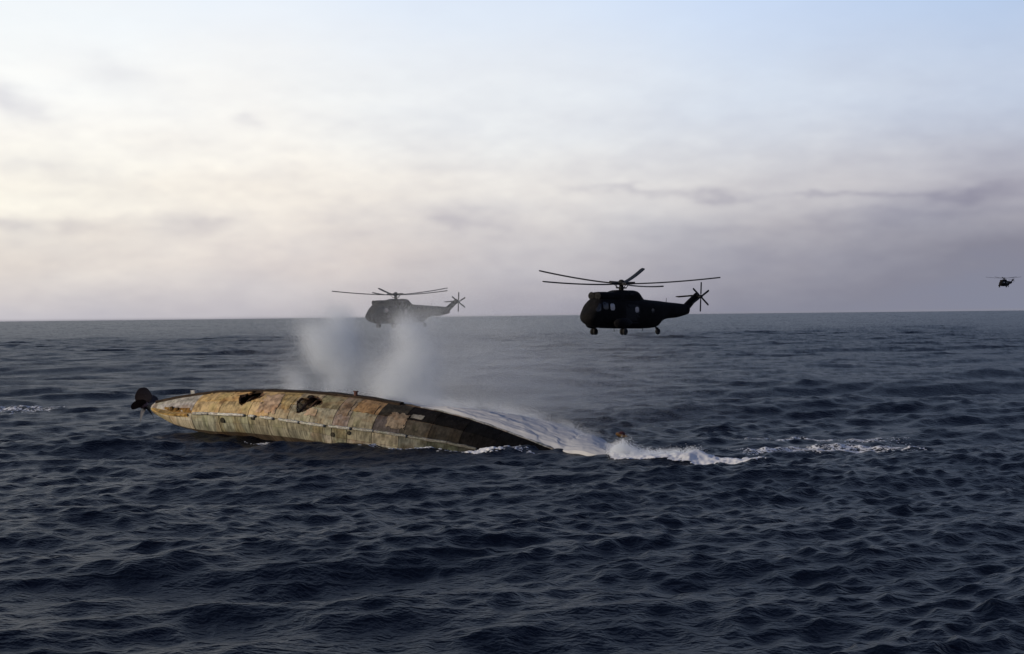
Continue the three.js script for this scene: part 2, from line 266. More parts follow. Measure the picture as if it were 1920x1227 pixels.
// bare tan patches where the coating has come away, each a thin ragged sheet of its own
const patches = [[-8.6, -6.3, 1.12, 1.8, [.6, .42, .27]], [-6.0, -4.9, 1.3, 1.72, [.55, .41, .19]], [-15.8, -12.2, 1.5, 1.9, [.62, .43, .19]], [-3.0, -1.7, 1.2, 1.42, [.56, .40, .27]], [5.9, 8.0, 1.14, 1.62, [.3, .235, .165]], [8.1, 9.4, 1.52, 1.66, [.27, .25, .21]], [0.5, 1.7, 1.3, 1.75, [.3, .22, .15]], [2.0, 4.3, 1.45, 1.75, [.4, .24, .11]], [-19, -17.2, 0.78, 0.94, [.5, .33, .12]]];
for (const [a, b, c, d, tone] of patches) {
  const cu = (a + b) / 2, ct = (c + d) / 2;
  mesh('bare_patch', sheet(near, a, b, c, d, 34, 20, { lift: 0.085, thick: 0.03, wobble: 0.08, holes: c > 1 && a < 0 ? 1.05 : false, skip: (u, t) => Math.max(Math.abs(u - cu) / (b - a), Math.abs(t - ct) / (d - c)) * 2 + (fbm(u * 2.2, t * 7, 81, 4) - 0.5) * 0.9 > 0.94 }), paint(...tone, 0.75), ship);
}
// torn lips bent out round the openings
for (const h of tornHoles) for (let i = 0; i < h.length; i++) {
  if (i % 2) continue;
  const a = near(...h[i]), b = near(...h[(i + 1) % h.length]), c = near((h[i][0] + h[(i + 1) % h.length][0]) / 2 + (rnd() - 0.5) * 0.3, (h[i][1] + h[(i + 1) % h.length][1]) / 2 + (rnd() - 0.5) * 0.1);
  const g = new THREE.BufferGeometry(), o = 0.1 + rnd() * 0.22;
  const A = [a[0], a[1] + 0.03, a[2] + 0.05], B = [b[0], b[1] + 0.03, b[2] + 0.05], C = [c[0], c[1] + o * 0.5, c[2] + o];
  g.setAttribute('position', new THREE.Float32BufferAttribute([...A, ...B, ...C, ...B, ...A, C[0], C[1] - 0.02, C[2] - 0.02], 3)); g.setAttribute('uv', new THREE.Float32BufferAttribute([0, 0, .1, 0, .1, .1, .1, 0, 0, 0, .1, .1], 2)); g.computeVertexNormals();
  mesh('torn_lip', g, paint(.2, .12, .08, 0.85), ship);
}
for (const u of [-10.9, -10.1, -9.3, -4.0, -3.2, -2.4]) mesh('rib', sheet(near, u - 0.06, u + 0.06, 1.05, 1.98, 2, 20, { lift: -0.42, thick: 0.25 }), rustInside, ship);
// the white bilge strip in lengths, some missing or broken
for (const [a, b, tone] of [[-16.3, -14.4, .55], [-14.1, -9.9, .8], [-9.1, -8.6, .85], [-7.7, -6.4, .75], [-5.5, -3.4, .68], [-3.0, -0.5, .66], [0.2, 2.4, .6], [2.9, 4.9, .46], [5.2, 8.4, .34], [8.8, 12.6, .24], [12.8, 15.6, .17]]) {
  const segs = Math.max(3, Math.round((b - a) * 3)), pts = [];
  for (let i = 0; i <= segs; i++) { const [x, y, z] = near(lerp(a, b, i / segs), 1.0); pts.push(new THREE.Vector3(x, y + (vnoise(x * 2, 3) - 0.5) * 0.06, z + 0.16)); }
  const g = new THREE.TubeGeometry(new THREE.CatmullRomCurve3(pts), segs * 2, 0.14, 8);
  const cap = (p) => new THREE.SphereGeometry(0.14, 10, 8).translate(p.x, p.y, p.z);
  mesh('bilge_strip', [g, cap(pts[0]), cap(pts[segs])], paint(tone, tone * 0.98, tone * 0.9, 0.6), ship);
}
// the dark keel bar on the ridge and the pale topside beyond it
{
  const pts = []; for (let u = -23; u <= 6; u += 1) { const [v, y] = ridgeAt(u); pts.push([u, y, v]); }
  const shape = [[-0.4, -0.1], [0.55, -0.26], [0.45, 0.08], [-0.2, 0.16]], P = [];
  for (let i = 0; i < pts.length - 1; i++) for (let k = 0; k < 4; k++) {
    const l = (k + 1) % 4, w = (p, s, j) => [p[0], p[1] + s[1] * (1 + 0.5 * (vnoise(p[0] * 2.2, 5) - 0.5)), p[2] + s[0]], a = w(pts[i], shape[k]), b = w(pts[i + 1], shape[k]), c = w(pts[i + 1], shape[l]), d = w(pts[i], shape[l]);
    P.push(...a, ...b, ...c, ...a, ...c, ...d);
  }
  const g = new THREE.BufferGeometry(); g.setAttribute('position', new THREE.Float32BufferAttribute(P, 3)); g.setAttribute('uv', new THREE.Float32BufferAttribute(new Float32Array(P.length / 3 * 2).map((_, i) => vnoise(i * 0.37, 2)), 2)); g.computeVertexNormals();
  mesh('keel_bar', toCreasedNormals(g, 0.5), rustDark, ship);
}
const topside = paint(0.3, 0.31, 0.33, 0.7);
for (const [a, b] of [[8.0, 12.6], [12.63, 17.4], [17.43, 22.3], [22.33, 28.4]]) mesh('topside_plate', sheet(far, a, b, 0, 0.995, 40, 14, { lift: 0.03, thick: 0.08, wobble: 0.1 }), topside, ship);
// stern: tube, shaft, propeller with five blades, bossing fin, stump on the ridge
const bronze = new THREE.MeshPhysicalMaterial({ color: rgb(0.02, 0.012, 0.014), roughness: 0.5, metalness: 0.2, bumpMap: rough, bumpScale: 0.03 });
const hubMetal = paint(0.3, 0.2, 0.22, 0.5);
mesh('stern_tube', [rod([-23.2, 3.06, -3], [-24.2, 3.12, -3], 0.5, 0.36, 20), put(new THREE.SphereGeometry(0.5, 20, 12), -23.2, 3.06, -3)], paint(.26, .24, .2), ship);
mesh('shaft', rod([-24.1, 3.12, -3], [-25.1, 3.16, -3], 0.17, 0.17, 14), hubMetal, ship);
const propeller = new THREE.Group(); propeller.name = 'propeller'; ship.add(propeller); propeller.position.set(-24.9, 3.2, -3); propeller.rotation.z = 0.05;
mesh('hub', new THREE.LatheGeometry([[0, -0.62], [0.14, -0.58], [0.27, -0.42], [0.35, -0.15], [0.38, 0.2], [0.33, 0.36], [0, 0.36]].map(([r, y]) => new THREE.Vector2(r, y)), 24).rotateZ(-Math.PI / 2), hubMetal, propeller);
for (let k = 0; k < 5; k++) {
  const P = [], I = [], nr = 14, nc = 10;
  for (const side of [1, -1]) for (let i = 0; i <= nr; i++) for (let j = 0; j <= nc; j++) {
    const r = 0.25 + i / nr * 1.62, q = i / nr, ch = 0.55 + 1.6 * Math.sin(Math.PI * Math.min(1, 0.12 + q * 0.82)) * (1 - 0.15 * q), s = (j / nc - 0.5), pitch = 1.25 - 0.3 * q;
    const w = s * ch * (q > 0.93 ? 0.6 : 1) + 0.15 * q, th = 0.07 * (1 - q * 0.7) * (1 - 4 * s * s) * side, ax = w * Math.sin(pitch * 0.95) + th * Math.cos(pitch), tg = w * Math.cos(pitch * 0.95) - th * Math.sin(pitch);
    const ang = -tg / r; P.push(ax * 0.8, r * Math.cos(ang), r * Math.sin(ang));
  }
  for (let s = 0; s < 2; s++) for (let i = 0; i < nr; i++) for (let j = 0; j < nc; j++) { const a = s * (nr + 1) * (nc + 1) + i * (nc + 1) + j, b = a + nc + 1; s ? I.push(a, a + 1, b, a + 1, b + 1, b) : I.push(a, b, a + 1, a + 1, b, b + 1); }
  const g = new THREE.BufferGeometry(); g.setAttribute('position', new THREE.Float32BufferAttribute(P, 3)); g.setIndex(I); g.computeVertexNormals();
  g.setAttribute('uv', new THREE.Float32BufferAttribute(P.filter((_, i) => i % 3).map((v) => v / 2), 2));
  mesh('blade', g, bronze, propeller).rotation.x = 0.2 + k * Math.PI * 0.4;
}
{ // shaft bossing: a tapering fin low on the stern with a rusty upper edge
  const pts = [], N = 26;
  for (let i = 0; i <= N; i++) { const u = lerp(-23.2, -17.2, i / N), s = stripeAt(u), w = 0.16 + 0.62 * Math.sin(Math.PI * Math.min(1, i / N * 1.05)) ** 1.2; pts.push([[u, s[1] - 0.12, s[0] - 0.25], [u, s[1] + 0.12, s[0] - 0.2], [u, s[1] - 0.05 - 0.1 * w, s[0] + w], [u, s[1] - 0.2 - 0.1 * w, s[0] + w * 0.9]]); }
  const P = []; for (let i = 0; i < N; i++) for (const [k, l] of [[1, 2], [2, 3], [3, 0]]) { const [a, b, c, d] = [pts[i][k], pts[i + 1][k], pts[i + 1][l], pts[i][l]]; P.push(...a, ...c, ...b, ...a, ...d, ...c); }
  const g = new THREE.BufferGeometry(); g.setAttribute('position', new THREE.Float32BufferAttribute(P, 3)); g.computeVertexNormals(); g.setAttribute('uv', new THREE.Float32BufferAttribute(Array.from({ length: P.length / 3 * 2 }, (_, i) => P[Math.floor(i / 2) * 3 + (i % 2)] / 3), 2));
  mesh('shaft_bossing', toCreasedNormals(g, 0.6), paint(.55, .36, .13), ship);
  for (const [u, h] of [[-19.7, 0.4], [-18.8, 0.3]]) { const s = near(u, 1.12); mesh('bracket', box(0.34, h, 0.26, s[0], s[1] + 0.12, s[2] + 0.08, 0, 0, 0.3, 0.08), paint(.16, .09, .03), ship); }
  mesh('rust_ledge', sheet(near, -21, -16.8, 1.02, 1.22, 40, 8, { lift: 0.07, thick: 0.04, skip: (u, t) => fbm(u * 1.6, t * 12, 90, 4) + Math.abs(u + 18.8) * 0.12 > 0.74 }), paint(.26, .15, .04), ship);
}
{ const r = near(0.9, 1.97); mesh('bollard', [rod([r[0], r[1] - 0.2, r[2]], [r[0], r[1] + 0.5, r[2]], 0.2, 0.17), rod([r[0], r[1] + 0.46, r[2]], [r[0], r[1] + 0.55, r[2]], 0.25, 0.25)], paint(.2, .1, .08), ship); }
{ const r = ridgeAt(-18.4); mesh('deck_fitting', box(0.5, 0.36, 0.4, -18.4, r[1] + 0.28, r[0], 0, 0, 0.1), paint(.7, .7, .68, .5), ship); }
for (const [u, t, s] of [[-12.6, 0.66, 0.2], [0.5, 0.62, 0.16], [2.3, 0.8, 0.14], [-8.8, 0.9, 0.16]]) { const p = near(u, t); mesh('inlet_grating', [rod([p[0], p[1], p[2] - 0.02], [p[0], p[1], p[2] + 0.12], s * 1.3, s * 1.3, 16)], paint(.06, .055, .04, .8), ship); }

// ------------------------------------------------------------------ helicopters
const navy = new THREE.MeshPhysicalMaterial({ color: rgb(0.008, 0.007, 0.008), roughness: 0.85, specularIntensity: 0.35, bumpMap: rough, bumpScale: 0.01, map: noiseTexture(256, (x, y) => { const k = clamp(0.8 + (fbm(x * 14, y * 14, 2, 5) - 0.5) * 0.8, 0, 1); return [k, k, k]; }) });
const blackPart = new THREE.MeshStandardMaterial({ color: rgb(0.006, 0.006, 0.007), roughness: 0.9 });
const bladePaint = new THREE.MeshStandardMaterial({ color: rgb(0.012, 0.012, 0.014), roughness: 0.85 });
const rubber = new THREE.MeshStandardMaterial({ color: rgb(0.012, 0.012, 0.012), roughness: 0.85 });
const glass = new THREE.MeshPhysicalMaterial({ color: rgb(0.02, 0.02, 0.022), roughness: 0.1 });
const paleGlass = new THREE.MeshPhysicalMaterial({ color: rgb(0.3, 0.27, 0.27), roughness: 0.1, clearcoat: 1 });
// body lofted through [x, top, bottom, half width, middle height] stations
function loft(st, { n = 32, steps = 5, ex = 2.6, exb = 2.2 } = {}) {
  const f = spline(st), P = [], I = [], UV = [], rows = (st.length - 1) * steps;
  let r = 0;
  for (let s = 0; s < st.length - 1; s++) for (let q = 0; q < steps + (s === st.length - 2 ? 1 : 0); q++, r++) {
    const x = lerp(st[s][0], st[s + 1][0], q / steps), [top, bot, w, mid] = f(x);
    for (let i = 0; i <= n; i++) {
      const a = i / n * Math.PI * 2, c = Math.cos(a), sn = Math.sin(a), e = 2 / (sn > 0 ? ex : exb);
      const z = Math.sign(c) * Math.abs(c) ** e * w, y = sn > 0 ? mid + Math.abs(sn) ** e * (top - mid) : mid - Math.abs(sn) ** e * (mid - bot);
      P.push(x, y, z); UV.push(x / 4, i / n * 2);
    }
  }
  for (let i = 0; i < r - 1; i++) for (let j = 0; j < n; j++) { const a = i * (n + 1) + j, b = a + n + 1; I.push(a, a + 1, b, a + 1, b + 1, b); }
  for (const [base, flip] of [[0, false], [(r - 1) * (n + 1), true]]) { const c = P.length / 3; let sy = 0; for (let j = 0; j < n; j++) sy += P[(base + j) * 3 + 1] / n; P.push(P[base * 3], sy, 0); UV.push(0, 0); for (let j = 0; j < n; j++) flip ? I.push(c, base + j, base + j + 1) : I.push(c, base + j + 1, base + j); }
  const g = new THREE.BufferGeometry(); g.setAttribute('position', new THREE.Float32BufferAttribute(P, 3)); g.setAttribute('uv', new THREE.Float32BufferAttribute(UV, 2)); g.setIndex(I); g.computeVertexNormals(); return g;
}
const bodySt = [[-9.6, -1.7, -2.62, 0.32, -2.1], [-8, -1.6, -2.95, 0.5, -2.2], [-6.2, -1.52, -3.12, 0.7, -2.2], [-5.3, -1.46, -3.45, 0.85, -2.25], [-4.75, -1.43, -3.86, 0.95, -2.3], [-3.5, -1.38, -4.02, 1.05, -2.4], [-1, -1.22, -4.06, 1.12, -2.5], [2.6, -1.2, -4.05, 1.12, -2.5], [3.5, -1.3, -3.99, 1.08, -2.6], [4.1, -1.72, -3.9, 1.02, -2.75], [4.5, -2.3, -3.75, 0.9, -2.95], [4.8, -2.6, -3.58, 0.68, -3.08], [5.0, -2.82, -3.4, 0.36, -3.12], [5.08, -3.02, -3.2, 0.1, -3.1]];
const bodyAt = spline(bodySt);
function skin(x, y, side, out = 0) { // a point on the flank
  const [top, bot, w, mid] = bodyAt(x), e = y > mid ? 2.6 : 2.2, q = clamp(y > mid ? (y - mid) / (top - mid) : (mid - y) / (mid - bot), 0, 1);
  return new THREE.Vector3(x, y, side * (w * (1 - q ** e) ** (1 / e) + out));
}
function pane(outline, side, out = 0.015) { // a curved pane laid on the flank, from its corners
  const c = outline.reduce((a, p) => [a[0] + p[0] / outline.length, a[1] + p[1] / outline.length], [0, 0]), P = [], put3 = (v) => P.push(v.x, v.y, v.z), ring = [];
  for (let i = 0; i < outline.length; i++) for (let k = 0; k < 4; k++) { const a = outline[i], b = outline[(i + 1) % outline.length]; ring.push([lerp(a[0], b[0], k / 4), lerp(a[1], b[1], k / 4)]); }
  for (let m = 0; m < 3; m++) for (let i = 0; i < ring.length; i++) {
    const j = (i + 1) % ring.length, at = (p, q) => skin(lerp(c[0], p[0], q), lerp(c[1], p[1], q), side, out), q0 = m / 3, q1 = (m + 1) / 3;
    const t = side < 0 ? [at(ring[i], q0), at(ring[i], q1), at(ring[j], q1), at(ring[i], q0), at(ring[j], q1), at(ring[j], q0)] : [at(ring[i], q0), at(ring[j], q1), at(ring[i], q1), at(ring[i], q0), at(ring[j], q0), at(ring[j], q1)];
    t.forEach(put3);
  }
  const g = new THREE.BufferGeometry(); g.setAttribute('position', new THREE.Float32BufferAttribute(P, 3)); g.setAttribute('uv', new THREE.Float32BufferAttribute(new Float32Array(P.length / 3 * 2), 2)); g.computeVertexNormals(); return g;
}
const rect = (x, y, w, h, r = 0.12) => [[x - w + r, y - h], [x + w - r, y - h], [x + w, y - h + r], [x + w, y + h - r], [x + w - r, y + h], [x - w + r, y + h], [x - w, y + h - r], [x - w, y - h + r]];
function bladeGeometry(r0, r1, chord, thick, bend) { // an aerofoil blade along +x
  const prof = [[-0.5, 0], [-0.36, 0.42], [-0.1, 0.5], [0.25, 0.3], [0.5, 0], [0.1, -0.3], [-0.3, -0.38]], P = [], I = [], N = 18, n = prof.length;
  for (let i = 0; i <= N; i++) { const r = lerp(r0, r1, i / N), q = i / N, w = chord * (i === N ? 0.7 : q < 0.06 ? 0.5 : q < 0.12 ? 0.8 : 1); for (const [a, b] of prof) P.push(r, b * thick + bend * (r / r1) ** 1.7, a * w); }
  for (let i = 0; i < N; i++) for (let j = 0; j < n; j++) { const a = i * n + j, b = i * n + (j + 1) % n; I.push(a, b, a + n, b, b + n, a + n); }
  for (let j = 1; j < n - 1; j++) { I.push(0, j + 1, j); I.push(N * n, N * n + j, N * n + j + 1); }
  const g = new THREE.BufferGeometry(); g.setAttribute('position', new THREE.Float32BufferAttribute(P, 3)); g.setIndex(I); g.setAttribute('uv', new THREE.Float32BufferAttribute(new Float32Array(P.length / 3 * 2), 2));
  return toCreasedNormals(g, 0.9);
}
function makeHelicopter() {
  const h = new THREE.Group(); h.name = numbered('helicopter'); scene.add(h);
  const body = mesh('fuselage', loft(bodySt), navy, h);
  for (const side of [-1, 1]) {
    mesh('windscreen', pane([[3.95, -1.86], [4.12, -2.05], [4.42, -2.42], [4.34, -2.62], [3.95, -2.5], [3.8, -1.9]], side), glass, body);
    mesh('side_window', pane(rect(3.3, -2.05, 0.32, 0.33), side), glass, body);
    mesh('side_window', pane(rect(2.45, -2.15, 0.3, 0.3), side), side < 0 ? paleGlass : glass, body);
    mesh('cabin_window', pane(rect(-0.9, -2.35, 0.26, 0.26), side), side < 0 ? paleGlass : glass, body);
    mesh('cabin_window', pane(rect(-3.2, -2.4, 0.2, 0.2), side), glass, body);
    for (const [y, z] of [[-1.5, 1.08], [-3.62, 0.98]]) mesh('door_rail', box(3.2, 0.06, 0.07, 0.2, y, side * z), navy, body);
  }
  mesh('cabin_door', pane([[-1.35, -3.55], [0.6, -3.55], [0.6, -1.6], [-1.35, -1.6]], -1, 0.006), blackPart, body);
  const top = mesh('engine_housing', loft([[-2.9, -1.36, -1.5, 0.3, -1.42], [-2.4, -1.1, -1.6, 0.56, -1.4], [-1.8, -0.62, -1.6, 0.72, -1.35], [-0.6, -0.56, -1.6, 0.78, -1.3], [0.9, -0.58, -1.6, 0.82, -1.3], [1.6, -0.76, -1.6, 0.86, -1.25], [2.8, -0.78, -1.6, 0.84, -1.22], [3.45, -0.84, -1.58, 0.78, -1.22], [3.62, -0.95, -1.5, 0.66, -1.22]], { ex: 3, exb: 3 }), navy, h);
  for (const side of [-1, 1]) {
    mesh('engine_intake', put(new THREE.LatheGeometry([[0.31, 0], [0.36, 0.06], [0.3, 0.16], [0.22, 0.05], [0, 0.28]].map(([r, y]) => new THREE.Vector2(r, y)), 20), 3.55, -1.16, side * 0.4, 0, 0, -Math.PI / 2), blackPart, top);
    mesh('exhaust', rod([-0.4, -1.05, side * 0.7], [-0.75, -1.0, side * 1.0], 0.17, 0.19, 14), blackPart, top);
  }
  mesh('rescue_hoist', [box(0.9, 0.16, 0.16, -0.3, -1.12, 1.2), rod([0, -1.15, 1.3], [0, -1.4, 1.3], 0.12, 0.12)], blackPart, h);
  // tail: swept pylon, stabiliser to starboard, rotor to port
  const fin = new THREE.Group(); fin.name = 'tail_pylon'; h.add(fin);
  const pyl = loft([[0, 0.42, -0.42, 0.26, 0], [0.9, 0.4, -0.4, 0.2, 0], [1.9, 0.34, -0.34, 0.17, 0], [2.35, 0.3, -0.28, 0.19, 0], [2.5, 0.15, -0.12, 0.1, 0]], { ex: 2.2, exb: 2.2 });
  pyl.rotateZ(Math.PI - 0.62); pyl.translate(-9.2, -2.1, 0); mesh('fairing', pyl, navy, fin);
  mesh('stabiliser', [box(0.62, 0.09, 2.1, -10.85, -0.85, 1.1, 0.06, 0.14, 0.05, 0.04)], navy, fin);
  mesh('gearbox', put(new THREE.SphereGeometry(0.27, 18, 12), -11.0, -0.9, -0.12), navy, fin);
  const tail = new THREE.Group(); tail.name = 'tail_rotor'; tail.position.set(-11.02, -0.94, -0.5); h.add(tail);
  mesh('hub', put(new THREE.CylinderGeometry(0.15, 0.19, 0.5, 16), 0, 0, 0.15, Math.PI / 2), blackPart, tail);
  const tb = bladeGeometry(0.12, 1.42, 0.21, 0.06, 0).rotateX(Math.PI / 2);
  for (let k = 0; k < 6; k++) mesh('tail_blade', tb, bladePaint, tail).rotation.z = 1.62 + k * Math.PI / 3;
  // undercarriage
  for (const side of [-1, 1]) {
    const sp = new THREE.Group(); sp.name = 'sponson'; h.add(sp);
    mesh('float_pod', loft([[-0.15, -3.35, -3.6, 0.12, -3.48], [0.35, -3.15, -3.88, 0.36, -3.5], [1.2, -3.08, -4.02, 0.46, -3.52], [1.8, -3.2, -3.94, 0.34, -3.52], [2.15, -3.42, -3.66, 0.08, -3.54]], { ex: 2, exb: 2 }).translate(0, -0.05, side * 1.72).translate(0.75, 0, 0), navy, sp);
    mesh('strut', [rod([1.85, -3.3, side * 0.95], [1.85, -3.4, side * 1.6], 0.12, 0.1), rod([1.25, -3.8, side * 0.9], [1.75, -3.75, side * 1.6], 0.07), rod([1.75, -3.7, side * 1.75], [1.7, -4.35, side * 1.78], 0.12, 0.1)], blackPart, sp);
    for (const d of [-0.17, 0.17]) mesh('wheel', put(new THREE.TorusGeometry(0.19, 0.12, 12, 24), 1.7, -4.35, side * 1.78 + d), rubber, sp);
    mesh('axle', rod([1.7, -4.35, side * 1.78 - 0.26], [1.7, -4.35, side * 1.78 + 0.26], 0.12), blackPart, sp);
  }
  const tw = new THREE.Group(); tw.name = 'tail_wheel'; h.add(tw);
  mesh('fork', [rod([-4.75, -3.6, 0], [-5.1, -4.2, 0], 0.1, 0.08), box(0.1, 0.4, 0.3, -5.12, -4.1, 0, 0, 0, -0.4)], blackPart, tw);
  mesh('wheel', put(new THREE.TorusGeometry(0.19, 0.12, 12, 22), -5.2, -4.28, 0), rubber, tw);
  for (const [a, b] of [[[-6.4, -1.6, 0], [-6.45, -1.15, 0]], [[1.0, -4.05, 0], [0.95, -4.35, 0]], [[-3.1, -3.95, 0.1], [-3.15, -4.25, 0.1]]]) mesh('aerial', rod(a, b, 0.03, 0.02), blackPart, h);
  // main rotor
  const rotor = new THREE.Group(); rotor.name = 'main_rotor'; h.add(rotor);
  mesh('mast', [rod([0, -0.7, 0], [0, 0.12, 0], 0.24, 0.18, 18), new THREE.CylinderGeometry(0.62, 0.55, 0.12, 24).translate(0, 0, 0), new THREE.CylinderGeometry(0.5, 0.6, 0.08, 24).translate(0, 0.16, 0), new THREE.SphereGeometry(0.26, 18, 10).scale(1, 0.7, 1).translate(0, 0.22, 0), new THREE.CylinderGeometry(0.5, 0.5, 0.07, 20).translate(0, -0.36, 0), ...[0, 1, 2, 3, 4].map((k) => rod([0.45 * Math.cos(k * 1.2566), -0.36, -0.45 * Math.sin(k * 1.2566)], [0.75 * Math.cos(k * 1.2566 + 0.2), 0.02, -0.75 * Math.sin(k * 1.2566 + 0.2)], 0.035))], blackPart, rotor);
  const mb = mergeGeometries([plain(bladeGeometry(0.9, 9.0, 0.52, 0.14, 0.66)), plain(rod([0.3, 0.06, 0], [1.25, 0.1, 0], 0.15, 0.11)), plain(box(0.5, 0.2, 0.34, 0.75, 0.07, 0))]);
  for (let k = 0; k < 5; k++) mesh('rotor_blade', mb, bladePaint, rotor).rotation.y = k * 2 * Math.PI / 5;
  return h;
}
function place(h, pos, heading, pitch, roll, tiltX, tiltZ, phase, name) {
  h.position.set(...pos); h.rotation.set(0, 0, 0); h.rotation.order = 'YXZ'; h.rotation.set(roll, heading, pitch);
  h.updateMatrixWorld(true);
  const q = new THREE.Quaternion().setFromEuler(new THREE.Euler(tiltX, 0, tiltZ)).multiply(new THREE.Quaternion().setFromAxisAngle(new THREE.Vector3(0, 1, 0), phase));
  h.getObjectByName('main_rotor').quaternion.copy(h.quaternion.clone().invert().multiply(q));
  return h;
}
const D = Math.PI / 180;
const heli = makeHelicopter();
const heli2 = heli.clone(); heli2.name = numbered('helicopter'); scene.add(heli2);
const heli3 = heli.clone(); heli3.name = numbered('helicopter'); scene.add(heli3);
place(heli, [9.99, 14.75, -140], 225 * D, 1.2 * D, 0, 6.8 * D, -1.2 * D, 0.5 * D);
tag(heli, 'near black naval helicopter hovering right of the spray, largest of the three', 'helicopter', 'helicopters over the wreck');
place(heli2, [-16.42, 15.08, -218], 221 * D, 0.5 * D, 0, 3.0 * D, 0.2 * D, -34 * D);
tag(heli2, 'grey hazed helicopter hovering behind the white spray over the hull', 'helicopter', 'helicopters over the wreck');
place(heli3, [249.7, 28.1, -780], 230 * D, -1 * D, 0, 2 * D, 0, 30 * D);
tag(heli3, 'tiny dark distant helicopter above the horizon at the right edge', 'helicopter', 'helicopters over the wreck');

// ------------------------------------------------------------------ small float beyond the bow
{
  const x = 10.1, z = -143.4, f = new THREE.Group(); f.name = 'life_raft'; f.position.set(x, seaHeight(x, z) + 0.3, z); f.rotation.set(0.25, 0.4, -0.3); f.scale.setScalar(0.85); scene.add(f);
  tag(f, 'small orange and yellow float in the water just beyond the sinking bow', 'float');
  mesh('tube', new THREE.TorusGeometry(0.5, 0.17, 14, 28).rotateX(Math.PI / 2), new THREE.MeshStandardMaterial({ color: rgb(0.42, 0.18, 0.03), roughness: 0.6 }), f);
  mesh('floor', new THREE.CylinderGeometry(0.48, 0.42, 0.12, 24).translate(0, -0.06, 0), new THREE.MeshStandardMaterial({ color: rgb(0.2, 0.19, 0.05), roughness: 0.7 }), f);
  mesh('canopy', new THREE.SphereGeometry(0.44, 20, 10, 0, 4.4, 0, 1.5).scale(1, 0.9, 1).translate(0, 0.08, 0), new THREE.MeshStandardMaterial({ color: rgb(0.09, 0.025, 0.025), roughness: 0.8, side: THREE.DoubleSide }), f);
}

// ------------------------------------------------------------------ foam, splash and spray
const foamMat = new THREE.MeshStandardMaterial({ color: rgb(0.76, 0.77, 0.79), roughness: 0.9 });
function foam(name, label, patch, { cell = 0.16, thr = 0.5, hump = 0.1, sx = 0.5, sz = 1.6, rag = 0.9, rf = 2.2, group } = {}) {
  // patch(x, z) -> how much foam lies there, 0..1; broken up by noise into clots and strings
  const P = [], [x0, x1, z0, z1] = patch.box, o = [], nx = Math.ceil((x1 - x0) / cell), nz = Math.ceil((z1 - z0) / cell), H = new Float32Array((nx + 1) * (nz + 1));
  for (let j = 0; j <= nz; j++) for (let i = 0; i <= nx; i++) {
    const x = x0 + i * cell, z = z0 + j * cell, m = patch(x, z), warp = fbm(x * 0.4, z * 0.4, 61, 3) * 3;
    H[j * (nx + 1) + i] = m <= 0 ? -1 : m + (fbm(x * sx + warp, z * sz, 41, 5) - 0.5) * 1.5 + (fbm(x * rf, z * rf * 2, 44, 3) - 0.5) * rag - thr;
  }
  const vertex = (i, j) => { const x = x0 + i * cell, z = z0 + j * cell, k = clamp(H[j * (nx + 1) + i] * 2, 0, 1), y = 0.03 + hump * k * (0.5 + vnoise(x * 2.5, z * 2.5, 66)); wave(x, z, 0.3, o); P.push(o[0] + o[3] * y, o[1] + o[4] * y, o[2] + o[5] * y); };
  for (let j = 0; j < nz; j++) for (let i = 0; i < nx; i++) if (H[j * (nx + 1) + i] + H[j * (nx + 1) + i + 1] + H[(j + 1) * (nx + 1) + i] + H[(j + 1) * (nx + 1) + i + 1] > 0) { vertex(i, j); vertex(i, j + 1); vertex(i + 1, j); vertex(i + 1, j); vertex(i, j + 1); vertex(i + 1, j + 1); }
  if (!P.length) return null;
  let g = new THREE.BufferGeometry(); g.setAttribute('position', new THREE.Float32BufferAttribute(P, 3)); g = mergeVertices(g, 0.001); g.computeVertexNormals();
  const m = mesh(name, g, foamMat); tag(m, label, 'foam', group, 'stuff'); return m;
}
const area = (x0, x1, z0, z1, fn) => Object.assign(fn, { box: [x0, x1, z0, z1] });
const bump = (q) => Math.max(0, 1 - q * q);
foam('bow_foam', 'bright white foam trailing to the right from the sinking bow', area(7, 22.5, -131.5, -122.5, (x, z) => { const t = (x - 8) / 12, c = lerp(-128.6, -124.2, t) , w = lerp(2.0, 1.5, t); return 1.15 * bump((z - c) / w) * sstep(x, 7.5, 8.6) * (1 - sstep(x, 16.5, 22.5)); }), { cell: 0.1, thr: 0.5, hump: 0.14, rag: 1.3, rf: 3.5 });
foam('foam_streak', 'thin grey foam streak drifting to the right beyond the bow foam', area(17, 36, -137, -127, (x, z) => { const t = (x - 18) / 17, c = lerp(-130, -133, t); return 0.9 * bump((z - c) / 4.2) * sstep(x, 17.5, 22) * (1 - sstep(x, 31, 36)); }), { thr: 0.77, sx: 0.22, sz: 1.2, hump: 0.03, rag: 3.0, rf: 6, cell: 0.055 });
foam('foam_streak', 'faint foam streak farthest out to the right, behind the others', area(12, 38, -151, -139, (x, z) => { const t = (x - 12) / 25, c = lerp(-147.5, -143, t); return 0.78 * bump((z - c) / 3.8) * sstep(x, 12, 20) * (1 - sstep(x, 31, 38)); }), { thr: 0.76, sx: 0.2, sz: 1.1, hump: 0.03, rag: 3.0, rf: 6, cell: 0.065 });
foam('hull_foam', 'small white foam lapping at the dark side of the hull', area(-4.6, 0.5, -134.2, -130.6, (x, z) => bump((x + 2.4) / 2.1) * bump((z + 132.2) / 1.4) * 1.2), { cell: 0.07, thr: 0.74, hump: 0.1, rag: 1.8, rf: 4 });
